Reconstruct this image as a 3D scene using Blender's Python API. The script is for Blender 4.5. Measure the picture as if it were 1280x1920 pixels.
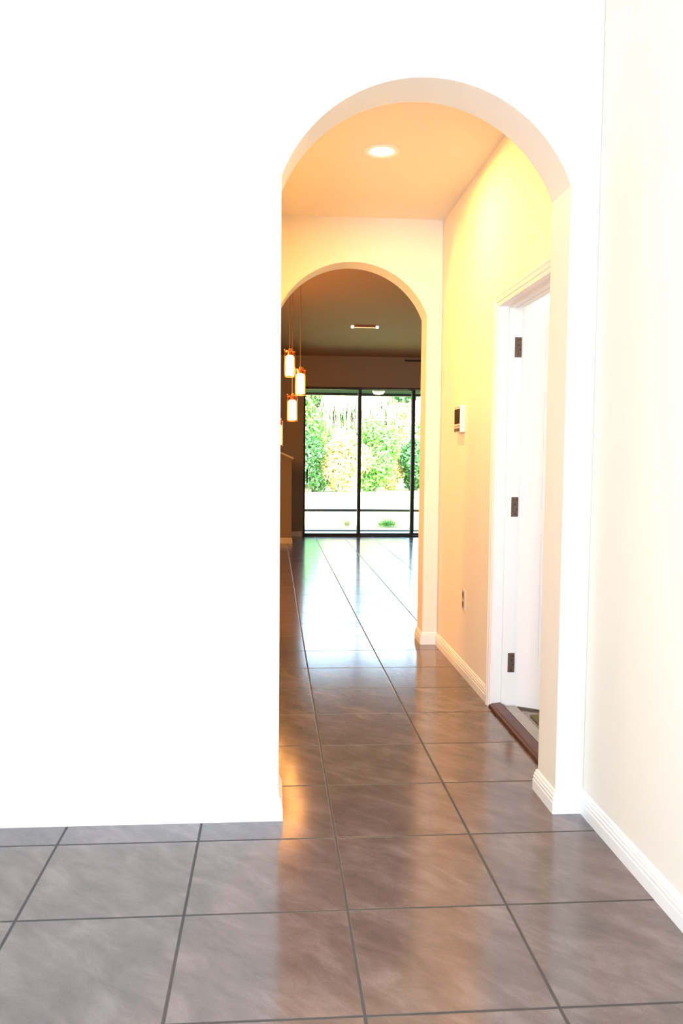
import bpy, bmesh, math, random
from mathutils import Vector, Matrix
random.seed(7)
PI = math.pi
C = bpy.context.scene.collection
for o in list(bpy.data.objects):
    bpy.data.objects.remove(o)

# ------------------------------------------------------------ camera
camd = bpy.data.cameras.new('camera')
cam = bpy.data.objects.new('camera', camd)
C.objects.link(cam)
R_ = Vector((0.99670243, -0.0805743, 0.00959451))
U_ = Vector((-0.00424785, 0.06626793, 0.99779282))
F_ = Vector((0.08103227, 0.99454328, -0.06570714))
M = Matrix((R_, U_, -F_)).transposed().to_4x4()
M.translation = Vector((-0.21641, -2.31347, 1.28056))
cam.matrix_world = M
camd.sensor_fit = 'VERTICAL'
camd.sensor_height = 36.0
camd.sensor_width = 24.0
camd.lens = 36.0 * 1593.4 / 1920.0
camd.clip_start = 0.05
camd.clip_end = 300
bpy.context.scene.camera = cam

# ------------------------------------------------------------ exposure, world, lights
vs = bpy.context.scene.view_settings
vs.view_transform = 'Standard'
vs.look = 'None'
vs.gamma = 1.0
vs.exposure = 0.0
vs.use_curve_mapping = False

world = bpy.data.worlds.new('World')
bpy.context.scene.world = world
world.use_nodes = True
wn = world.node_tree
sky = wn.nodes.new('ShaderNodeTexSky')
sky.sky_type = 'NISHITA'
sky.sun_disc = False
sky.sun_elevation = math.radians(48)
sky.sun_rotation = math.radians(200)
sky.air_density = 1.0
sky.dust_density = 2.0
bg = wn.nodes['Background']
bg.inputs['Strength'].default_value = 3.4
wn.links.new(sky.outputs[0], bg.inputs[0])


def light(name, kind, loc, energy, color, target=None, **kw):
    d = bpy.data.lights.new(name, kind)
    d.energy = energy
    d.color = color
    for k, v in kw.items():
        setattr(d, k, v)
    o = bpy.data.objects.new(name, d)
    C.objects.link(o)
    o.location = loc
    if target is not None:
        o.rotation_euler = (Vector(target) - Vector(loc)).to_track_quat('-Z', 'Y').to_euler()
    return o


light('sun', 'SUN', (0, 0, 30), 47.0, (1.0, 0.91, 0.78), target=(-8, 22, 0), angle=0.01)
# daylight of the entrance (door glass and sidelights behind the camera)
light('entry_daylight', 'AREA', (-0.75, -3.3, 1.4), 255, (0.67, 0.80, 1.0), target=(-0.6, 0.6, 1.45),
      shape='RECTANGLE', size=0.95, size_y=2.1)
# kitchen ceiling lamps of the open room, outside the view
light('kitchen_lamps', 'AREA', (-2.0, 6.0, 2.8), 110, (1.0, 0.45, 0.14), target=(-2.2, 6.4, 0), shape='RECTANGLE',
      size=1.6, size_y=2.2)
light('warm_ceiling_fill', 'POINT', (-1.45, 4.7, 2.15), 230, (1.0, 0.42, 0.12), shadow_soft_size=0.12)  # unseen fill added to turn the great room ceiling orange near the arch
# utility room ceiling lamp behind the open door
light('utility_lamp', 'POINT', (2.2, 2.7, 2.5), 150, (1.0, 0.95, 0.86), shadow_soft_size=0.15)


# ------------------------------------------------------------ materials
def mat(name, col, rough=0.6, metal=0.0, spec=0.5, bump=0.0, bscale=60.0, vary=0.0, vscale=6.0):
    m = bpy.data.materials.new(name)
    m.use_nodes = True
    nt = m.node_tree
    b = nt.nodes['Principled BSDF']
    b.inputs['Base Color'].default_value = (*col, 1)
    b.inputs['Roughness'].default_value = rough
    b.inputs['Metallic'].default_value = metal
    b.inputs['Specular IOR Level'].default_value = spec
    tc = nt.nodes.new('ShaderNodeTexCoord')
    if bump > 0:
        n = nt.nodes.new('ShaderNodeTexNoise')
        n.inputs['Scale'].default_value = bscale
        n.inputs['Detail'].default_value = 3
        nt.links.new(tc.outputs['Object'], n.inputs['Vector'])
        bp = nt.nodes.new('ShaderNodeBump')
        bp.inputs['Strength'].default_value = bump
        bp.inputs['Distance'].default_value = 0.002
        nt.links.new(n.outputs['Fac'], bp.inputs['Height'])
        nt.links.new(bp.outputs[0], b.inputs['Normal'])
    if vary > 0:
        n = nt.nodes.new('ShaderNodeTexNoise')
        n.inputs['Scale'].default_value = vscale
        n.inputs['Detail'].default_value = 4
        nt.links.new(tc.outputs['Object'], n.inputs['Vector'])
        r = nt.nodes.new('ShaderNodeValToRGB')
        r.color_ramp.elements[0].position = 0.3
        r.color_ramp.elements[1].position = 0.7
        r.color_ramp.elements[0].color = (*[c * (1 - vary) for c in col], 1)
        r.color_ramp.elements[1].color = (*[min(1, c * (1 + vary)) for c in col], 1)
        nt.links.new(n.outputs['Fac'], r.inputs[0])
        nt.links.new(r.outputs[0], b.inputs['Base Color'])
    return m


def emit(name, col, s):
    m = bpy.data.materials.new(name)
    m.use_nodes = True
    b = m.node_tree.nodes['Principled BSDF']
    b.inputs['Base Color'].default_value = (0.9, 0.88, 0.8, 1)
    b.inputs['Emission Color'].default_value = (*col, 1)
    b.inputs['Emission Strength'].default_value = s
    return m


def glassmat(name, tint=(1, 1, 1), refl=1.0, rough=0.02):
    m = bpy.data.materials.new(name)
    m.use_nodes = True
    nt = m.node_tree
    nt.nodes.remove(nt.nodes['Principled BSDF'])
    out = nt.nodes['Material Output']
    t = nt.nodes.new('ShaderNodeBsdfTransparent')
    t.inputs[0].default_value = (*tint, 1)
    g = nt.nodes.new('ShaderNodeBsdfGlossy')
    g.inputs['Roughness'].default_value = rough
    f = nt.nodes.new('ShaderNodeFresnel')
    f.inputs[0].default_value = 1.45
    mu = nt.nodes.new('ShaderNodeMath')
    mu.operation = 'MULTIPLY'
    mu.inputs[1].default_value = refl
    mx = nt.nodes.new('ShaderNodeMixShader')
    nt.links.new(f.outputs[0], mu.inputs[0])
    nt.links.new(mu.outputs[0], mx.inputs[0])
    nt.links.new(t.outputs[0], mx.inputs[1])
    nt.links.new(g.outputs[0], mx.inputs[2])
    nt.links.new(mx.outputs[0], out.inputs[0])
    return m


def tile_mat(name, s=0.4572, half=0.0042):
    """porcelain tile laid on a square grid, procedural grout, diagonal stone clouding"""
    m = bpy.data.materials.new(name)
    m.use_nodes = True
    nt = m.node_tree
    N, L = nt.nodes, nt.links
    b = N['Principled BSDF']
    tc = N.new('ShaderNodeTexCoord')
    sep = N.new('ShaderNodeSeparateXYZ')
    L.new(tc.outputs['Object'], sep.inputs[0])

    def ma(op, a, c=None):
        n = N.new('ShaderNodeMath')
        n.operation = op
        for i, v in enumerate((a, c)):
            if v is None:
                continue
            if isinstance(v, (int, float)):
                n.inputs[i].default_value = v
            else:
                L.new(v, n.inputs[i])
        return n.outputs[0]
    ds, ids = [], []
    for ax in ('X', 'Y'):
        q = ma('DIVIDE', sep.outputs[ax], s)
        ids.append(ma('FLOOR', q))
        fr = ma('FRACT', q)
        ds.append(ma('MULTIPLY', ma('MINIMUM', fr, ma('SUBTRACT', 1.0, fr)), s))
    d = ma('MINIMUM', ds[0], ds[1])
    mr = N.new('ShaderNodeMapRange')
    mr.interpolation_type = 'SMOOTHSTEP'
    mr.inputs['From Min'].default_value = half - 0.0012
    mr.inputs['From Max'].default_value = half + 0.0014
    L.new(d, mr.inputs[0])
    tilef = mr.outputs[0]
    # every tile gets its own patch of the stone pattern
    comb = N.new('ShaderNodeCombineXYZ')
    L.new(ids[0], comb.inputs[0])
    L.new(ids[1], comb.inputs[1])
    wn_ = N.new('ShaderNodeTexWhiteNoise')
    wn_.noise_dimensions = '3D'
    L.new(comb.outputs[0], wn_.inputs['Vector'])
    sc = N.new('ShaderNodeVectorMath')
    sc.operation = 'SCALE'
    L.new(wn_.outputs['Color'], sc.inputs[0])
    sc.inputs['Scale'].default_value = 9.0
    ad = N.new('ShaderNodeVectorMath')
    ad.operation = 'ADD'
    L.new(tc.outputs['Object'], ad.inputs[0])
    L.new(sc.outputs[0], ad.inputs[1])
    mp = N.new('ShaderNodeMapping')
    mp.inputs['Scale'].default_value = (1.3, 3.0, 1)
    ro = N.new('ShaderNodeVectorRotate')
    ro.rotation_type = 'Z_AXIS'
    ro.inputs['Angle'].default_value = math.radians(46)
    L.new(ad.outputs[0], ro.inputs['Vector'])
    L.new(ro.outputs[0], mp.inputs[0])
    n1 = N.new('ShaderNodeTexNoise')
    n1.inputs['Scale'].default_value = 3.2
    n1.inputs['Detail'].default_value = 9
    n1.inputs['Roughness'].default_value = 0.68
    n1.inputs['Distortion'].default_value = 0.35
    L.new(mp.outputs[0], n1.inputs['Vector'])
    n2 = N.new('ShaderNodeTexNoise')
    n2.inputs['Scale'].default_value = 190
    n2.inputs['Detail'].default_value = 2
    L.new(tc.outputs['Object'], n2.inputs['Vector'])
    v = ma('ADD', ma('MULTIPLY', n1.outputs['Fac'], 0.86), ma('MULTIPLY', n2.outputs['Fac'], 0.14))
    r = N.new('ShaderNodeValToRGB')
    e = r.color_ramp.elements
    e[0].position = 0.33
    e[0].color = (0.088, 0.067, 0.064, 1)
    e[1].position = 0.68
    e[1].color = (0.205, 0.162, 0.155, 1)
    k = e.new(0.5)
    k.color = (0.132, 0.102, 0.097, 1)
    L.new(v, r.inputs[0])
    mx = N.new('ShaderNodeMix')
    mx.data_type = 'RGBA'
    L.new(tilef, mx.inputs[0])
    mx.inputs[6].default_value = (0.036, 0.032, 0.033, 1)
    L.new(r.outputs[0], mx.inputs[7])
    L.new(mx.outputs[2], b.inputs['Base Color'])
    rr = N.new('ShaderNodeMapRange')
    rr.inputs['To Min'].default_value = 0.75
    rr.inputs['To Max'].default_value = 0.15
    L.new(tilef, rr.inputs[0])
    L.new(rr.outputs[0], b.inputs['Roughness'])
    b.inputs['Specular IOR Level'].default_value = 0.8
    bp = N.new('ShaderNodeBump')
    bp.inputs['Strength'].default_value = 0.5
    bp.inputs['Distance'].default_value = 0.0015
    hh = ma('ADD', tilef, ma('MULTIPLY', n1.outputs['Fac'], 0.06))
    L.new(hh, bp.inputs['Height'])
    L.new(bp.outputs[0], b.inputs['Normal'])
    return m


def leafmat(name, cols, rough=0.45):
    m = bpy.data.materials.new(name)
    m.use_nodes = True
    nt = m.node_tree
    b = nt.nodes['Principled BSDF']
    g = nt.nodes.new('ShaderNodeNewGeometry')
    r = nt.nodes.new('ShaderNodeValToRGB')
    e = r.color_ramp.elements
    e[0].color = (*cols[0], 1)
    e[1].color = (*cols[-1], 1)
    for i, c in enumerate(cols[1:-1]):
        k = e.new((i + 1) / (len(cols) - 1))
        k.color = (*c, 1)
    nt.links.new(g.outputs['Random Per Island'], r.inputs[0])
    nt.links.new(r.outputs[0], b.inputs['Base Color'])
    b.inputs['Roughness'].default_value = rough
    tr = nt.nodes.new('ShaderNodeBsdfTranslucent')
    nt.links.new(r.outputs[0], tr.inputs[0])
    mx = nt.nodes.new('ShaderNodeMixShader')
    mx.inputs[0].default_value = 0.35
    nt.links.new(b.outputs[0], mx.inputs[1])
    nt.links.new(tr.outputs[0], mx.inputs[2])
    nt.links.new(mx.outputs[0], nt.nodes['Material Output'].inputs[0])
    return m


PAINT = mat('wall_paint', (0.83, 0.77, 0.66), 0.6, bump=0.12, bscale=220, spec=0.3)
GR_WALL = mat('shaded_wall_paint', (0.33, 0.28, 0.215), 0.6, bump=0.12, bscale=220, spec=0.3)  # wall paint darkened: the great room's shade is put into the colour
GR_CEIL = mat('shaded_ceiling_paint', (0.40, 0.225, 0.105), 0.75, bump=0.35, bscale=70, spec=0.2)  # ceiling paint darkened and oranged: shade and warm glow in the colour
CEIL = mat('ceiling_paint', (0.83, 0.77, 0.66), 0.75, bump=0.35, bscale=70, spec=0.2)
UTIL = mat('utility_room_paint', (0.80, 0.76, 0.70), 0.7, bump=0.1, bscale=220, spec=0.2)
TRIM = mat('trim_paint', (0.86, 0.84, 0.80), 0.35)
DOORW = mat('door_paint', (0.86, 0.84, 0.80), 0.4)
TILE = tile_mat('porcelain_tile')
VINYL = mat('utility_floor_vinyl', (0.75, 0.71, 0.64), 0.4, vary=0.05)
RUG = mat('mat_weave', (0.10, 0.105, 0.055), 0.95, bump=0.6, bscale=300, vary=0.25, vscale=90)
WOOD = mat('stained_wood', (0.055, 0.013, 0.007), 0.38, vary=0.35, vscale=14, bump=0.1, bscale=40)
ALU = mat('aluminium', (0.42, 0.40, 0.38), 0.4, metal=0.9, vary=0.1, vscale=30)
RUBBER = mat('rubber', (0.012, 0.010, 0.010), 0.8)
NICKEL = mat('satin_nickel', (0.12, 0.075, 0.05), 0.5, metal=0.3, vary=0.25, vscale=60)
SCREW = mat('screw_steel', (0.05, 0.035, 0.028), 0.5, metal=0.8)
PLASTIC = mat('white_plastic', (0.82, 0.80, 0.74), 0.35)
SCREENM = mat('dark_screen', (0.012, 0.008, 0.008), 0.15)
SILVER = mat('silver_plastic', (0.42, 0.38, 0.34), 0.4, metal=0.3)
DARKP = mat('dark_plastic', (0.025, 0.015, 0.012), 0.4)
SOCKET = mat('almond_plastic', (0.30, 0.20, 0.13), 0.45)
PLATE = mat('almond_plate', (0.72, 0.62, 0.48), 0.4)
BRONZE = mat('bronze_aluminium', (0.024, 0.026, 0.022), 0.5, metal=0.3)
COPPER = mat('copper', (0.62, 0.24, 0.10), 0.28, metal=1.0)
CORD = mat('cord', (0.16, 0.09, 0.05), 0.6)
GLASS = glassmat('window_glass', (0.97, 0.985, 0.975), 1.0, 0.0)
LAMPGLASS = glassmat('lamp_glass', (0.93, 0.80, 0.62), 1.0, 0.05)
DIFF = emit('lit_opal_glass', (1.0, 0.50, 0.15), 28.0)
LENS = emit('lit_downlight_lens', (1.0, 0.80, 0.42), 14.0)
SPOTL = emit('lit_spot_lens', (1.0, 0.85, 0.55), 2.4)
PATIO = mat('patio_concrete', (0.52, 0.50, 0.46), 0.7, vary=0.06)
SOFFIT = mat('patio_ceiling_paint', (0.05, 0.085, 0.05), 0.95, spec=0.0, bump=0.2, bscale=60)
LAWN = mat('lawn_grass', (0.36, 0.38, 0.16), 0.9, vary=0.35, vscale=1.2, spec=0.1)
BARK = mat('bark', (0.20, 0.16, 0.12), 0.9, bump=0.8, bscale=30, vary=0.3, vscale=8)
LEAF_G = leafmat('leaf_green', [(0.03, 0.14, 0.03), (0.08, 0.28, 0.05), (0.17, 0.40, 0.08), (0.30, 0.50, 0.12)])
LEAF_D = leafmat('leaf_dark', [(0.012, 0.07, 0.02), (0.03, 0.13, 0.03), (0.06, 0.20, 0.06)])
LEAF_Y = leafmat('leaf_yellow', [(0.22, 0.27, 0.06), (0.42, 0.42, 0.14), (0.62, 0.56, 0.28), (0.72, 0.58, 0.42)])
LEAF_P = leafmat('leaf_pale', [(0.24, 0.44, 0.14), (0.50, 0.62, 0.25), (0.72, 0.76, 0.46)])
MOSS = leafmat('hanging_moss', [(0.30, 0.26, 0.20), (0.52, 0.45, 0.36), (0.68, 0.60, 0.50)])


# ------------------------------------------------------------ helpers
def obj(name, bm, m=None, parent=None, smooth=False, bevel=0.0, segs=2):
    me = bpy.data.meshes.new(name)
    bmesh.ops.recalc_face_normals(bm, faces=bm.faces)
    bm.to_mesh(me)
    bm.free()
    o = bpy.data.objects.new(name, me)
    C.objects.link(o)
    if m:
        me.materials.append(m)
    if smooth:
        for p in me.polygons:
            p.use_smooth = True
        try:
            me.set_sharp_from_angle(angle=math.radians(40))
        except Exception:
            pass
    if bevel > 0:
        b = o.modifiers.new('bevel', 'BEVEL')
        b.width = bevel
        b.segments = segs
        b.limit_method = 'ANGLE'
        b.angle_limit = math.radians(50)
    if parent:
        o.parent = parent
    return o


def struct(o):
    o['kind'] = 'structure'
    return o


def tag(o, label, cat, group=None, kind=None):
    o['label'] = label
    o['category'] = cat
    if group:
        o['group'] = group
    if kind:
        o['kind'] = kind
    return o


def empty(name, loc, rz=0.0):
    o = bpy.data.objects.new(name, None)
    C.objects.link(o)
    o.location = loc
    o.rotation_euler = (0, 0, rz)
    o.empty_display_size = 0.05
    return o


def box(bm, x0, x1, y0, y1, z0, z1):
    v = [bm.verts.new(p) for p in ((x0, y0, z0), (x1, y0, z0), (x1, y1, z0), (x0, y1, z0),
                                   (x0, y0, z1), (x1, y0, z1), (x1, y1, z1), (x0, y1, z1))]
    for f in ((3, 2, 1, 0), (4, 5, 6, 7), (0, 1, 5, 4), (1, 2, 6, 5), (2, 3, 7, 6), (3, 0, 4, 7)):
        bm.faces.new([v[i] for i in f])


def boxo(name, b, m, parent=None, bevel=0.0):
    bm = bmesh.new()
    box(bm, *b)
    return obj(name, bm, m, parent, bevel=bevel)


def lathe(bm, prof, n=32, c=(0, 0, 0), axis='Z'):
    rings = []
    for r, z in prof:
        ring = []
        for i in range(n):
            a = 2 * PI * i / n
            if axis == 'Z':
                p = (c[0] + r * math.cos(a), c[1] + r * math.sin(a), c[2] + z)
            elif axis == 'X':
                p = (c[0] + z, c[1] + r * math.cos(a), c[2] + r * math.sin(a))
            else:
                p = (c[0] + r * math.cos(a), c[1] + z, c[2] + r * math.sin(a))
            ring.append(bm.verts.new(p))
        rings.append(ring)
    for a, b in zip(rings, rings[1:]):
        for i in range(n):
            bm.faces.new((a[i], a[(i + 1) % n], b[(i + 1) % n], b[i]))
    return rings


def solid(bm, prof, **k):
    rs = lathe(bm, prof, **k)
    bm.faces.new(rs[0])
    bm.faces.new(rs[-1])


def tube(bm, pts, rad, n=8):
    pts = [Vector(p) for p in pts]
    rings = []
    for i, p in enumerate(pts):
        t = (pts[min(i + 1, len(pts) - 1)] - pts[max(i - 1, 0)]).normalized()
        a = t.cross(Vector((0, 0, 1)))
        if a.length < 1e-3:
            a = t.cross(Vector((1, 0, 0)))
        a.normalize()
        b = t.cross(a)
        r = rad[i] if isinstance(rad, (list, tuple)) else rad
        rings.append([bm.verts.new(p + (a * math.cos(2 * PI * k / n) + b * math.sin(2 * PI * k / n)) * r) for k in range(n)])
    for a, b in zip(rings, rings[1:]):
        for i in range(n):
            bm.faces.new((a[i], a[(i + 1) % n], b[(i + 1) % n], b[i]))
    bm.faces.new(rings[0])
    bm.faces.new(rings[-1])


def prism(outline, axis, v0, v1):
    """extrude a 2-D outline (h, z); axis 'Y': h is x, extruded in y; axis 'X': h is y, extruded in x"""
    bm = bmesh.new()

    def P(h, z, v):
        return (h, v, z) if axis == 'Y' else (v, h, z)
    a = [bm.verts.new(P(h, z, v0)) for h, z in outline]
    b = [bm.verts.new(P(h, z, v1)) for h, z in outline]
    bm.faces.new(a)
    bm.faces.new(b[::-1])
    n = len(a)
    for i in range(n):
        bm.faces.new((a[i], b[i], b[(i + 1) % n], a[(i + 1) % n]))
    return bm


def sweep(path, normal, prof, names, m, parent=None):
    """mitred moulding: profile (a, b): a to the left of the path, b along the normal; one mesh per segment"""
    n = Vector(normal)
    P = [Vector(p) for p in path]
    T = [(P[i + 1] - P[i]).normalized() for i in range(len(P) - 1)]
    S = [n.cross(t) for t in T]
    mit = []
    for i in range(len(P)):
        if i == 0:
            mit.append(S[0])
        elif i == len(P) - 1:
            mit.append(S[-1])
        else:
            h = S[i - 1] + S[i]
            mit.append(h * (2.0 / h.length_squared))
    made = []
    for i, nm in enumerate(names):
        if nm is None:
            continue
        bm = bmesh.new()
        A = [bm.verts.new(P[i] + mit[i] * a + n * b) for a, b in prof]
        B = [bm.verts.new(P[i + 1] + mit[i + 1] * a + n * b) for a, b in prof]
        k = len(prof)
        for j in range(k):
            bm.faces.new((A[j], A[(j + 1) % k], B[(j + 1) % k], B[j]))
        bm.faces.new(A)
        bm.faces.new(B)
        o = obj(nm, bm, m, parent)
        if parent is None:
            struct(o)
        made.append(o)
    return made


# ------------------------------------------------------------ room shell
def arch_wall(name, x0, x1, y0, y1, top):
    ax0, ax1, spring, apex = -0.19, 0.807, 2.22, 2.56
    cx, hw, rise = (ax0 + ax1) / 2, (ax1 - ax0) / 2, apex - spring
    Rr = (hw * hw + rise * rise) / (2 * rise)
    a0 = math.asin(hw / Rr)
    out = [(x0, 0), (ax0, 0)]
    n = 40
    for i in range(n + 1):
        a = -a0 + 2 * a0 * i / n
        out.append((cx + Rr * math.sin(a), apex - Rr + Rr * math.cos(a)))
    out += [(ax1, 0), (x1, 0), (x1, top), (x0, top)]
    return struct(obj(name, prism(out, 'Y', y0, y1), PAINT, bevel=0.006, segs=3))


struct(boxo('floor', (-4.6, 3.6, -5.2, 11.25, -0.12, 0.0), TILE))
arch_wall('wall_front', -3.2, 0.91, 0.612, 0.822, 3.1)
arch_wall('wall_hall_end', -0.41, 0.91, 3.37, 3.58, 2.86)
struct(obj('wall_right', prism([(-5.2, 0), (1.07, 0), (1.07, 2.055), (1.92, 2.055), (1.92, 0), (3.58, 0), (3.58, 3.1), (-5.2, 3.1)],
                               'X', 0.91, 1.04), PAINT))
struct(boxo('wall_hall_left', (-0.41, -0.29, 0.822, 3.37, 0, 2.86), PAINT))
struct(boxo('wall_foyer_left', (-3.32, -3.2, -5.2, 0.822, 0, 3.1), PAINT))
struct(boxo('wall_foyer_back', (-3.2, 0.91, -5.3, -5.2, 0, 3.1), PAINT))
struct(boxo('ceiling', (-0.41, 1.04, 0.822, 3.37, 2.85, 2.98), CEIL))
struct(boxo('ceiling_foyer', (-3.32, 1.04, -5.3, 0.822, 3.1, 3.2), CEIL))
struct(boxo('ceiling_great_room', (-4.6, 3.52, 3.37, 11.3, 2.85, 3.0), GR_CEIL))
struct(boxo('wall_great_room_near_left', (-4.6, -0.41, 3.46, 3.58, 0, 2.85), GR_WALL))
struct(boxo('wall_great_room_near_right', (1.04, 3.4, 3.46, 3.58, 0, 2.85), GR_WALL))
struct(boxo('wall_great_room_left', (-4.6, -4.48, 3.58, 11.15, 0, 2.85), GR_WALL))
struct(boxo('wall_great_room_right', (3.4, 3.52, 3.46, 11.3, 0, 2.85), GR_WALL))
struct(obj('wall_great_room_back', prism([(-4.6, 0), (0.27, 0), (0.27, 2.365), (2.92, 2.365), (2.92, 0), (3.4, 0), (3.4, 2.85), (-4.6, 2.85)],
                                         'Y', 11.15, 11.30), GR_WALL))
# utility room behind the open door
struct(boxo('floor_utility_room', (1.04, 3.3, 0.7, 3.46, -0.12, -0.002), VINYL))
struct(boxo('wall_utility_right', (3.2, 3.3, 0.7, 3.46, 0, 2.86), UTIL))
struct(boxo('wall_utility_near', (1.04, 3.3, 0.6, 0.7, 0, 2.86), UTIL))
struct(boxo('ceiling_utility_room', (1.04, 3.3, 0.6, 3.46, 2.86, 2.95), UTIL))

BASE = [(0, 0), (0.014, 0), (0.014, 0.040), (0.0115, 0.0425), (0.0125, 0.047), (0.0125, 0.055), (0.0095, 0.0575),
        (0.0105, 0.062), (0.0100, 0.067), (0.006, 0.070), (0.0065, 0.075), (0.004, 0.0805), (0, 0.083)]
sweep([(0.91, -5.2, 0), (0.91, 0.612, 0), (0.807, 0.612, 0), (0.807, 0.822, 0), (0.91, 0.822, 0), (0.91, 1.03, 0)], (0, 0, 1), BASE,
      ['baseboard_right', 'baseboard_front_right', 'baseboard_arch_right', 'baseboard_hall_near', 'baseboard_hall_right'], TRIM)
sweep([(0.91, 1.962, 0), (0.91, 3.37, 0), (0.807, 3.37, 0), (0.807, 3.58, 0), (3.4, 3.58, 0), (3.4, 11.15, 0), (2.97, 11.15, 0)],
      (0, 0, 1), BASE, ['baseboard_hall_right', 'baseboard_hall_end', 'baseboard_hall_arch_right', 'baseboard_great_room_near',
                        'baseboard_great_room_right', 'baseboard_great_room_back'], TRIM)
sweep([(-4.48, 3.58, 0), (-0.19, 3.58, 0), (-0.19, 3.37, 0), (-0.29, 3.37, 0), (-0.29, 0.822, 0), (-0.19, 0.822, 0),
       (-0.19, 0.612, 0), (-3.2, 0.612, 0), (-3.2, -5.2, 0)], (0, 0, 1), BASE,
      ['baseboard_great_room_near', 'baseboard_hall_arch_left', 'baseboard_hall_end', 'baseboard_hall_left', 'baseboard_hall_near',
       'baseboard_arch_left', 'baseboard_front', 'baseboard_foyer_left'], TRIM)
sweep([(0.25, 11.15, 0), (-4.48, 11.15, 0)], (0, 0, 1), BASE, ['baseboard_great_room_back'], TRIM)

# ------------------------------------------------------------ door to the utility room
door = struct(empty('door_1', (1.028, 1.886, 0), math.radians(-34)))


def at_root(o, root):
    """keep the world placement of a mesh built in world coordinates"""
    root_m = Matrix.Translation(root.location) @ Matrix.Rotation(root.rotation_euler[2], 4, 'Z')
    o.parent = root
    o.matrix_parent_inverse = root_m.inverted()
    return o


bm = bmesh.new()
W, T, H0, H1 = 0.80, 0.038, 0.010, 2.028
st, mid = 0.112, 0.10
rows = [(0.235, 0.90), (1.02, 1.60), (1.71, 1.92)]
xs = [(st, (W - mid) / 2), ((W + mid) / 2, W - st)]
box(bm, 0, st, 0, T, H0, H1)
box(bm, W - st, W, 0, T, H0, H1)
box(bm, (W - mid) / 2, (W + mid) / 2, 0, T, H0, H1)
zz = [H0] + [q for r in rows for q in r] + [H1]
for i in range(0, len(zz), 2):
    for a, b in xs:
        box(bm, a, b, 0, T, zz[i], zz[i + 1])
for z0, z1 in rows:
    for a, b in xs:
        for s, y0, y1 in ((1, 0.010, 0.003), (-1, T - 0.010, T - 0.003)):
            o1 = [bm.verts.new(p) for p in ((a, y0, z0), (b, y0, z0), (b, y0, z1), (a, y0, z1))]
            g = 0.035
            o2 = [bm.verts.new(p) for p in ((a + g, y0, z0 + g), (b - g, y0, z0 + g), (b - g, y0, z1 - g), (a + g, y0, z1 - g))]
            g = 0.05
            o3 = [bm.verts.new(p) for p in ((a + g, y1, z0 + g), (b - g, y1, z0 + g), (b - g, y1, z1 - g), (a + g, y1, z1 - g))]
            for A, B in ((o1, o2), (o2, o3)):
                for k in range(4):
                    bm.faces.new((A[k], A[(k + 1) % 4], B[(k + 1) % 4], B[k]))
            bm.faces.new(o3)
slab = obj('door_slab', bm, DOORW, door)

# jamb boards, stops
bm = bmesh.new()
box(bm, 0.905, 1.045, 1.90, 1.92, 0, 2.055)
box(bm, 0.905, 1.045, 1.07, 1.09, 0, 2.055)
box(bm, 0.905, 1.045, 1.09, 1.90, 2.035, 2.055)
box(bm, 0.955, 0.985, 1.888, 1.90, 0.02, 2.035)
box(bm, 0.955, 0.985, 1.09, 1.102, 0.02, 2.035)
box(bm, 0.955, 0.985, 1.102, 1.888, 2.023, 2.035)
at_root(obj('jamb', bm, TRIM), door)
bm = bmesh.new()
box(bm, 0.985, 0.992, 1.10, 1.89, 2.0262, 2.0345)
at_root(obj('weather_strip', bm, DARKP), door)
for i, zc in enumerate((1.832, 1.032, 0.232)):
    h = at_root(boxo('hinge', (0.988, 1.024, 1.8965, 1.9, zc - 0.05, zc + 0.05), NICKEL, bevel=0.003), door)
    bm = bmesh.new()
    solid(bm, [(0.006, -0.052), (0.007, -0.05), (0.007, 0.05), (0.006, 0.052)], n=12, c=(1.049, 1.893, zc))
    kn = at_root(obj('hinge_knuckle', bm, NICKEL, smooth=True), door)
    kn.parent = h
    kn.matrix_parent_inverse = Matrix.Identity(4)
    for k, (dx, dz) in enumerate(((0.014, 0.036), (0.024 - 0.018, 0.012), (0.016, -0.012), (0.006, -0.036))):
        bm = bmesh.new()
        solid(bm, [(0.0042, 0), (0.0038, -0.0016), (0.002, -0.002)], n=12, c=(1.0 + dx, 1.8965, zc + dz), axis='Y')
        s = obj('screw', bm, SCREW)
        s.parent = h

# casing around the opening
CAS = [(0, 0), (0, 0.009), (0.010, 0.012), (0.016, 0.010), (0.022, 0.014), (0.038, 0.016), (0.044, 0.019), (0.056, 0.019), (0.056, 0)]
# plane x = 0.905 facing -X: path runs so that "left" (n x t) points away from the opening
cz = 2.03
sweep([(0.91, 1.904, 0), (0.91, 1.904, cz + 0.002), (0.91, 1.086, cz + 0.002), (0.91, 1.086, 0)], (-1, 0, 0),
      CAS, ['trim_1', 'trim_2', 'trim_3'], TRIM)

# threshold
th = empty('door_threshold', (0.95, 1.49, 0))
tag(th, 'reddish brown wooden threshold with metal strip across the open doorway', 'threshold')
prof = [(0.893, 0.0), (0.893, 0.010), (0.897, 0.016), (0.905, 0.018), (0.912, 0.022), (0.955, 0.026), (0.957, 0.0)]
bm = bmesh.new()
A = [bm.verts.new((x, 1.089, z)) for x, z in prof]
B = [bm.verts.new((x, 1.899, z)) for x, z in prof]
for j in range(len(prof)):
    k = (j + 1) % len(prof)
    bm.faces.new((A[j], A[k], B[k], B[j]))
bm.faces.new(A)
bm.faces.new(B)
o = obj('wood_sill', bm, WOOD)
at_root(o, th)
at_root(boxo('seal_strip', (0.957, 0.966, 1.089, 1.899, 0.0, 0.018), RUBBER), th)
at_root(boxo('metal_strip', (0.966, 1.035, 1.089, 1.899, 0.0, 0.009), ALU, bevel=0.002), th)['label'] = 'pale metal strip'

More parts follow.
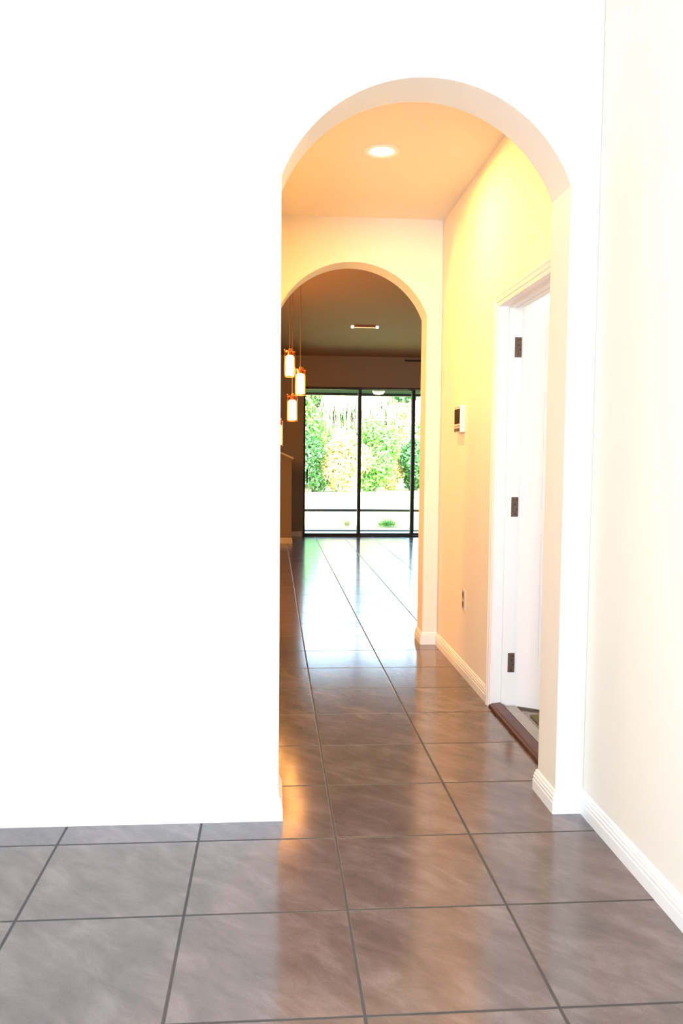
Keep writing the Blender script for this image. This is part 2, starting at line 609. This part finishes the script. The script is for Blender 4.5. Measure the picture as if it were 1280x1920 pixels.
rug = boxo('door_mat', (1.062, 1.50, 1.16, 1.745, -0.002, 0.008), RUG, bevel=0.004)
tag(rug, 'dark olive mat on the pale floor just inside the open doorway', 'mat')

# ------------------------------------------------------------ wall devices in the hall
kp = empty('alarm_keypad', (0.91, 2.705, 1.43))
tag(kp, 'white wall keypad with dark display on the right hall wall', 'keypad')
b0 = [0.880, 0.91, 2.628, 2.795, 1.428, 1.587]
at_root(boxo('housing', b0, PLASTIC, bevel=0.004), kp)
at_root(boxo('display', (0.8785, 0.881, 2.640, 2.783, 1.478, 1.566), SCREENM), kp)
at_root(boxo('lower_band', (0.8785, 0.881, 2.636, 2.787, 1.458, 1.470), SILVER), kp)
at_root(boxo('speaker_slot', (0.8785, 0.881, 2.640, 2.785, 1.433, 1.452), DARKP), kp)
for i in range(3):
    at_root(boxo('button', (0.8775, 0.881, 2.650 + i * 0.047, 2.676 + i * 0.047, 1.5715, 1.5795), SILVER), kp)

ou = empty('wall_outlet', (0.91, 2.56, 0.38))
tag(ou, 'almond electrical outlet low on the right hall wall', 'outlet')
at_root(boxo('cover_plate', (0.903, 0.91, 2.525, 2.600, 0.385, 0.505), PLATE, bevel=0.002), ou)
for zc in (0.472, 0.418):
    s = at_root(boxo('socket', (0.9005, 0.904, 2.544, 2.581, zc - 0.018, zc + 0.018), SOCKET, bevel=0.001), ou)
    for dy in (-0.008, 0.008):
        q = boxo('slot', (0.9, 0.9012, 2.5625 + dy - 0.0015, 2.5625 + dy + 0.0015, zc - 0.005, zc + 0.008), RUBBER)
        q.parent = s
bm = bmesh.new()
solid(bm, [(0.003, 0), (0.003, -0.0015)], n=10, c=(0.903, 2.5625, 0.445), axis='X')
at_root(obj('screw', bm, SCREW), ou)

# ------------------------------------------------------------ ceiling lights
dl = empty('ceiling_downlight', (0.338, 2.145, 2.85))
tag(dl, 'round glowing recessed downlight in the hall ceiling', 'light')
bm = bmesh.new()
lathe(bm, [(0.093, 0.0), (0.093, -0.004), (0.086, -0.009), (0.068, -0.007), (0.060, -0.002)], n=48)
obj('trim_ring', bm, TRIM, dl, smooth=True)
bm = bmesh.new()
solid(bm, [(0.060, -0.001), (0.058, -0.004), (0.045, -0.007), (0.012, -0.009)], n=48)
obj('lens', bm, LENS, dl, smooth=True)
light('downlight_beam', 'AREA', (0.338, 2.145, 2.832), 52, (1.0, 0.52, 0.125), target=(0.338, 2.145, 0), shape='DISK', size=0.13)

tb = empty('ceiling_spot_bar', (0.885, 8.0, 2.85))
tag(tb, 'slim ceiling light bar with a small glowing lamp at each end', 'light')
obj('bar', (lambda b_: (box(b_, -0.125, 0.125, -0.02, 0.02, -0.022, 0.0), b_)[1])(bmesh.new()), COPPER, tb)
for sx in (-0.15, 0.15):
    bm = bmesh.new()
    solid(bm, [(0.016, 0.0), (0.019, -0.01), (0.019, -0.026), (0.014, -0.032)], n=16, c=(sx, 0, 0))
    obj('lamp', bm, SPOTL, tb, smooth=True)

# ------------------------------------------------------------ pendant chandelier
CC = (-0.13, 5.2, 2.85)
ch = empty('pendant_chandelier', CC)
tag(ch, 'cluster of lit copper and glass cylinder pendants hanging beyond the hall arch', 'chandelier')
bm = bmesh.new()
solid(bm, [(0.22, 0.0), (0.22, -0.018), (0.19, -0.03), (0.02, -0.034)], n=48)
obj('canopy', bm, COPPER, ch, smooth=True)
for (px, py, top) in ((-0.071, 5.20, 2.206), (0.020, 5.13, 2.043), (-0.046, 5.28, 1.824), (-0.176, 5.20, 1.603), (-0.206, 5.24, 2.440)):
    lx, ly, lz = px - CC[0], py - CC[1], top - CC[2]
    hgt, rr = 0.240, 0.046
    bm = bmesh.new()
    tube(bm, [(lx, ly, lz), (lx, ly, -0.02)], 0.0028, 8)
    obj('cord', bm, CORD, ch, smooth=True)
    bm = bmesh.new()   # copper cage: cap disc, finials, rods, bottom ring
    solid(bm, [(rr + 0.002, lz - 0.022), (rr + 0.003, lz - 0.014), (rr - 0.006, lz - 0.012)], n=28, c=(lx, ly, 0))
    solid(bm, [(0.020, lz - 0.060), (0.022, lz - 0.022), (0.010, lz - 0.012), (0.006, lz + 0.006)], n=20, c=(lx, ly, 0))
    lathe(bm, [(rr - 0.002, lz - hgt + 0.008), (rr + 0.004, lz - hgt + 0.008), (rr + 0.004, lz - hgt), (rr - 0.002, lz - hgt), (rr - 0.002, lz - hgt + 0.008)],
          n=28, c=(lx, ly, 0))
    for k in range(3):
        a = PI / 6 + 2 * PI * k / 3 + 0.3
        ax_, ay_ = lx + (rr - 0.003) * math.cos(a), ly + (rr - 0.003) * math.sin(a)
        solid(bm, [(0.002, lz - hgt + 0.004), (0.002, lz - 0.012), (0.007, lz - 0.010), (0.008, lz - 0.004), (0.004, lz + 0.002)], n=10, c=(ax_, ay_, 0))
    cg = obj('pendant_cage', bm, COPPER, ch, smooth=True)
    bm = bmesh.new()
    rs = lathe(bm, [(rr, lz - 0.020), (rr, lz - hgt + 0.004)], n=32, c=(lx, ly, 0))
    obj('glass_cylinder', bm, LAMPGLASS, cg, smooth=True)
    bm = bmesh.new()
    solid(bm, [(0.022, lz - 0.052), (0.033, lz - 0.062), (0.034, lz - hgt + 0.016), (0.028, lz - hgt + 0.010)], n=28, c=(lx, ly, 0))
    obj('opal_shade', bm, DIFF, cg, smooth=True)

# ------------------------------------------------------------ half wall with sloped cap in the great room
hw = empty('half_wall', (-0.5, 10.11, 0))
tag(hw, 'beige half wall with a sloping cap board by the glass doors', 'half wall')
sl = 0.44
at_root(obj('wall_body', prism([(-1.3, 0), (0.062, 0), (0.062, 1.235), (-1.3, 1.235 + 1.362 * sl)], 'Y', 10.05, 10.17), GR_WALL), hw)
e0, e1 = 0.088, -1.3
zc = lambda x: 1.235 + (0.062 - x) * sl
at_root(obj('cap_board', prism([(e0, zc(e0)), (e0, zc(e0) + 0.028), (e1, zc(e1) + 0.028), (e1, zc(e1))], 'Y', 10.02, 10.20), PAINT, bevel=0.003), hw)
for o in sweep([(0.062, 10.17, 0), (0.062, 10.05, 0), (-1.3, 10.05, 0)], (0, 0, 1), BASE, ['base_moulding', 'base_moulding'], PAINT):
    del o['kind']
    at_root(o, hw)

# ------------------------------------------------------------ sliding glass doors
sd = struct(empty('door_2', (1.6, 11.2, 0)))


def part(name, b, m=BRONZE, parent=sd, bevel=0.0):
    o = boxo(name, b, m, bevel=bevel)
    return at_root(o, parent)


bm = bmesh.new()
box(bm, 0.27, 0.282, 11.14, 11.29, 0, 2.365)
box(bm, 2.895, 2.92, 11.14, 11.29, 0, 2.365)
box(bm, 0.282, 2.895, 11.14, 11.29, 2.34, 2.365)
box(bm, 0.282, 2.895, 11.14, 11.29, 0, 0.022)
at_root(obj('outer_frame', bm, BRONZE), sd)
spans = [(0.282, 1.185, 11.165), (1.130, 2.05, 11.205), (1.995, 2.895, 11.245)]
for i, (a, b_, y) in enumerate(spans):
    bm = bmesh.new()
    w0 = 0.016 if i == 0 else 0.05
    w1 = 0.022 if i == 2 else 0.05
    x0, x1 = (a, b_)
    box(bm, x0, x0 + w0, y, y + 0.03, 0.022, 2.34)
    box(bm, x1 - w1, x1, y, y + 0.03, 0.022, 2.34)
    box(bm, x0 + w0, x1 - w1, y, y + 0.03, 0.022, 0.048)
    box(bm, x0 + w0, x1 - w1, y, y + 0.03, 2.328, 2.34)
    fr = at_root(obj('sash', bm, BRONZE), sd)
    g = boxo('pane', (x0 + w0, x1 - w1, y + 0.012, y + 0.018, 0.048, 2.328), GLASS)
    g.parent = fr
bm = bmesh.new()
box(bm, 0.315, 0.340, 11.118, 11.132, 0.85, 1.065)
box(bm, 0.318, 0.334, 11.132, 11.165, 0.86, 0.885)
box(bm, 0.318, 0.334, 11.132, 11.165, 1.03, 1.055)
at_root(obj('pull_handle', bm, DARKP, bevel=0.003), sd)

cr = empty('dark_bar', (2.4, 11.08, 2.79))  # dark bar built along the thin dark line just below the ceiling
tag(cr, 'thin dark bar high on the far wall above the glass doors', 'curtain rod')
bm = bmesh.new()
tube(bm, [(-0.55, 0, 0), (0.85, 0, 0)], 0.012, 12)
obj('rod', bm, DARKP, cr, smooth=True)
for sx in (-0.45, 0.75):
    bm = bmesh.new()
    box(bm, sx - 0.01, sx + 0.01, 0.0, 0.07, -0.012, 0.012)
    obj('bracket', bm, DARKP, cr)

# ------------------------------------------------------------ covered patio and screen enclosure
struct(boxo('floor_patio', (-5, 6, 11.30, 13.45, -0.25, -0.105), PATIO))
struct(boxo('ceiling_patio', (-5, 6, 11.30, 13.45, 2.43, 2.55), SOFFIT))
struct(boxo('wall_exterior', (-5, 6, 11.301, 11.31, 2.55, 3.1), SOFFIT))
se = empty('patio_screen_frame', (1.4, 13.3, -0.105))
tag(se, 'dark metal screen frame along the outer edge of the patio', 'screen frame')
part('top_beam', (-4.9, 5.9, 13.27, 13.33, 2.385, 2.43), parent=se)
part('kick_rail', (-4.9, 5.9, 13.28, 13.33, 0.255, 0.303), parent=se)
part('bottom_plate', (-4.9, 5.9, 13.28, 13.32, -0.105, -0.085), parent=se)
for x in (-3.6, -1.6, -0.3, 1.352, 2.358, 4.0):
    part('post', (x, x + 0.045, 13.28, 13.32, -0.085, 2.385), parent=se)
pl = empty('patio_ceiling_light', (1.63, 12.6, 2.43))
tag(pl, 'round flat patio ceiling light seen through the glass', 'light')
bm = bmesh.new()
solid(bm, [(0.11, 0.0), (0.11, -0.02), (0.10, -0.03)], n=32)
obj('base_ring', bm, TRIM, pl, smooth=True)
bm = bmesh.new()
solid(bm, [(0.098, -0.028), (0.085, -0.055), (0.04, -0.066)], n=32)
obj('lamp_cover', bm, emit('patio_lamp_cover', (1.0, 0.95, 0.75), 3.0), pl, smooth=True)

# ------------------------------------------------------------ yard
lawn = bmesh.new()
nx, ny = 40, 40
vv = [[lawn.verts.new((-35 + 80 * i / nx, 13.45 + 40 * j / ny, -0.16 + 0.04 * math.sin(i * 0.9) * math.sin(j * 0.7))) for i in range(nx + 1)] for j in range(ny + 1)]
for j in range(ny):
    for i in range(nx):
        lawn.faces.new((vv[j][i], vv[j][i + 1], vv[j + 1][i + 1], vv[j + 1][i]))
tag(obj('lawn', lawn, LAWN, smooth=True), 'bright sunlit lawn stretching from the patio to the trees', 'lawn', kind='stuff')


def leaves(name, blobs, m, parent, n, size, seed=0, droop=0.0):
    """leaf blades spread through a set of ellipsoids (cx, cy, cz, rx, ry, rz)"""
    rnd = random.Random(seed)
    vs_, fs = [], []
    vol = [b[3] * b[4] * b[5] for b in blobs]
    for _ in range(n):
        b = rnd.choices(blobs, vol)[0]
        d = Vector((rnd.gauss(0, 1), rnd.gauss(0, 1), rnd.gauss(0, 1))).normalized()
        rr = rnd.random() ** 0.28 * (0.85 + 0.3 * rnd.random())
        p = Vector((b[0] + d.x * b[3] * rr, b[1] + d.y * b[4] * rr, max(0.02, b[2] + d.z * b[5] * rr)))
        nrm = (d + Vector((rnd.gauss(0, .6), rnd.gauss(0, .6), rnd.gauss(0, .6) + 0.3))).normalized()
        t = nrm.cross(Vector((rnd.gauss(0, 1), rnd.gauss(0, 1), rnd.gauss(0, 1) - droop))).normalized()
        u = nrm.cross(t)
        s = size * (0.6 + 0.8 * rnd.random())
        w = s * 0.45
        k = len(vs_)
        vs_ += [p - t * s, p - u * w + nrm * s * 0.12, p + t * s, p + u * w + nrm * s * 0.12]
        fs.append((k, k + 1, k + 2, k + 3))
    me = bpy.data.meshes.new(name)
    me.from_pydata([tuple(v) for v in vs_], [], fs)
    me.materials.append(m)
    o = bpy.data.objects.new(name, me)
    C.objects.link(o)
    o.parent = parent
    return o


def shrub(kind, x, y, w, h, m, n, size, label, cat, seed, group='trees and shrubs beyond the lawn', z0=-0.15, trunk=0.25, lobes=7):
    rnd = random.Random(seed)
    root = empty(kind, (x, y, z0))
    tag(root, label, cat, group)
    blobs = []
    for i in range(lobes):
        a = rnd.random() * 2 * PI
        q = rnd.random()
        hz = h * (trunk + (1 - trunk) * (0.15 + 0.72 * (i + 0.5) / lobes))
        rad = w * 0.5 * (1 - 0.35 * abs((i + 0.5) / lobes - 0.45))
        blobs.append((math.cos(a) * q * rad * 0.7, math.sin(a) * q * rad * 0.7, hz, rad * 0.62, rad * 0.62, h * 0.17 + rad * 0.15))
    leaves('foliage', blobs, m, root, n, size, seed)
    bm = bmesh.new()
    for k in range(3 if trunk < 0.3 else 1):
        dx, dy = rnd.uniform(-.12, .12) * w, rnd.uniform(-.1, .1) * w
        tube(bm, [(dx * 0.3, dy * 0.3, 0), (dx * 0.6, dy, h * 0.35), (dx * 1.6, dy * 1.3, h * 0.8)],
             [0.02 * h + 0.02, 0.014 * h + 0.015, 0.012], 7)
    obj('trunk', bm, BARK, root, smooth=True)
    return root


shrub('leafy_shrub', 1.2, 31.4, 2.0, 2.2, LEAF_D, 5200, 0.075, 'low dark green shrub at the left end of the tree line', 'shrub', 1, trunk=0.0)
shrub('broadleaf_tree', 0.7, 33.0, 3.0, 5.6, LEAF_G, 8000, 0.11, 'tall green tree behind the dark shrub, left side of the glass', 'tree', 2, trunk=0.2, lobes=10)
shrub('flowering_shrub', 2.45, 31.6, 2.3, 2.45, LEAF_Y, 6000, 0.08, 'bright yellow flowering shrub in the middle of the left pane', 'shrub', 3, trunk=0.0)
shrub('pale_tree', 2.3, 37.5, 3.2, 5.0, LEAF_P, 8000, 0.11, 'pale sunlit tree standing behind the yellow shrub', 'tree', 4, trunk=0.2, lobes=10)
shrub('leafy_shrub', 4.05, 32.6, 2.0, 3.0, LEAF_G, 6000, 0.08, 'green pointed shrub right of the middle door stile', 'shrub', 5, trunk=0.0)
shrub('broadleaf_tree', 5.2, 36.5, 3.6, 4.4, LEAF_P, 8500, 0.12, 'pale rounded tree in the middle of the second pane', 'tree', 6, trunk=0.12, lobes=10)
shrub('leafy_shrub', 4.85, 34.0, 1.3, 1.6, LEAF_Y, 4200, 0.075, 'small yellow shrub low in the middle of the second pane', 'shrub', 7, trunk=0.0)
shrub('leafy_shrub', 5.75, 33.6, 1.5, 2.1, LEAF_D, 5600, 0.09, 'dark green shrub at the right end of the second pane', 'shrub', 8, trunk=0.0)
shrub('broadleaf_tree', 7.9, 36.2, 3.2, 4.6, LEAF_G, 7000, 0.12, 'green tree beyond the right edge of the second pane', 'tree', 9, trunk=0.15, lobes=9)
shrub('broadleaf_tree', -2.2, 33.0, 4.0, 5.6, LEAF_G, 7000, 0.13, 'wide green tree left of the glass doors view', 'tree', 10, trunk=0.15, lobes=10)
shrub('broadleaf_tree', 11.4, 37.0, 4.4, 5.8, LEAF_D, 7000, 0.13, 'dark green tree at the far right of the tree line', 'tree', 11, trunk=0.15, lobes=10)

# oak with hanging moss
oak = empty('mossy_oak', (3.7, 34.2, -0.15))
tag(oak, 'tall oak with hanging grey moss above the other shrubs', 'tree', 'trees and shrubs beyond the lawn')
bm = bmesh.new()
tube(bm, [(0, 0, 0), (0.10, 0, 1.6), (-0.05, 0, 3.2), (0.2, 0, 5.6)], [0.13, 0.11, 0.10, 0.05], 10)
tube(bm, [(-0.02, 0, 2.6), (-1.0, -0.3, 3.3), (-2.2, -0.5, 3.7)], [0.07, 0.05, 0.02], 8)
tube(bm, [(0, 0, 2.9), (0.8, -0.3, 3.5), (1.8, -0.5, 3.9)], [0.06, 0.045, 0.02], 8)
obj('trunk', bm, BARK, oak, smooth=True)
leaves('foliage', [(-2.3, -0.4, 3.75, 0.5, 0.4, 0.42), (-1.2, -0.3, 3.2, 0.55, 0.4, 0.30), (-0.45, -0.2, 3.45, 0.55, 0.4, 0.45),
                   (0.55, -0.3, 3.65, 0.45, 0.4, 0.45), (1.7, -0.4, 4.1, 0.6, 0.5, 0.4), (0.0, 0, 5.2, 1.7, 1.2, 0.8)],
       LEAF_D, oak, 7000, 0.10, 31)
rnd = random.Random(5)
vs_, fs = [], []
for i in range(420):
    x = rnd.choice((rnd.gauss(-1.6, 0.5), rnd.gauss(0.25, 0.3), rnd.gauss(-0.3, 0.7)))
    y = rnd.uniform(-0.8, -0.1)
    z = 3.75 + rnd.uniform(-0.4, 0.5)
    ln = rnd.uniform(0.4, 1.35)
    w = rnd.uniform(0.015, 0.04)
    k = len(vs_)
    dx = rnd.uniform(-0.08, 0.08)
    vs_ += [(x - w, y, z), (x + w, y + w, z), (x + w * 0.8 + dx, y + w, z - ln * 0.6), (x - w * 0.8 + dx, y, z - ln * 0.6),
            (x + dx * 0.5, y, z - ln)]
    fs += [(k, k + 1, k + 2, k + 3), (k + 3, k + 2, k + 4)]
me = bpy.data.meshes.new('hanging_moss')
me.from_pydata(vs_, [], fs)
me.materials.append(MOSS)
o = bpy.data.objects.new('hanging_moss', me)
C.objects.link(o)
o.parent = oak


def grass_clump(x, y, w, h, n, label, seed, m):
    rnd = random.Random(seed)
    root = bpy.data.meshes.new('ornamental_grass')
    V, Fc = [], []
    for i in range(n):
        a = rnd.random() * 2 * PI
        r0 = rnd.random() * w * 0.22
        bx, by = math.cos(a) * r0, math.sin(a) * r0
        ln = h * (0.35 + 1.0 * rnd.random() ** 1.5)
        out = w * 0.5 * (0.1 + 1.0 * rnd.random())
        px_, py_ = -math.sin(a), math.cos(a)
        bw = 0.006
        k = len(V)
        for t in (0, 0.35, 0.7, 1.0):
            xx = bx + math.cos(a) * out * t * t
            yy = by + math.sin(a) * out * t * t
            z = ln * (t - 0.35 * t * t * t)
            ww = bw * (1 - t * 0.9)
            V += [(xx - px_ * ww, yy - py_ * ww, z), (xx + px_ * ww, yy + py_ * ww, z)]
        for q in range(3):
            Fc.append((k + 2 * q, k + 2 * q + 1, k + 2 * q + 3, k + 2 * q + 2))
    root.from_pydata(V, [], Fc)
    root.materials.append(m)
    o = bpy.data.objects.new('ornamental_grass', root)
    C.objects.link(o)
    o.location = (x, y, -0.16)
    tag(o, label, 'plant', 'grass clumps by the patio')


grass_clump(2.18, 15.3, 0.95, 0.24, 420, 'green grass clump just outside the second pane', 21, LEAF_G)
grass_clump(1.33, 15.2, 0.30, 0.20, 260, 'small yellow green grass clump outside the first pane', 22, LEAF_Y)
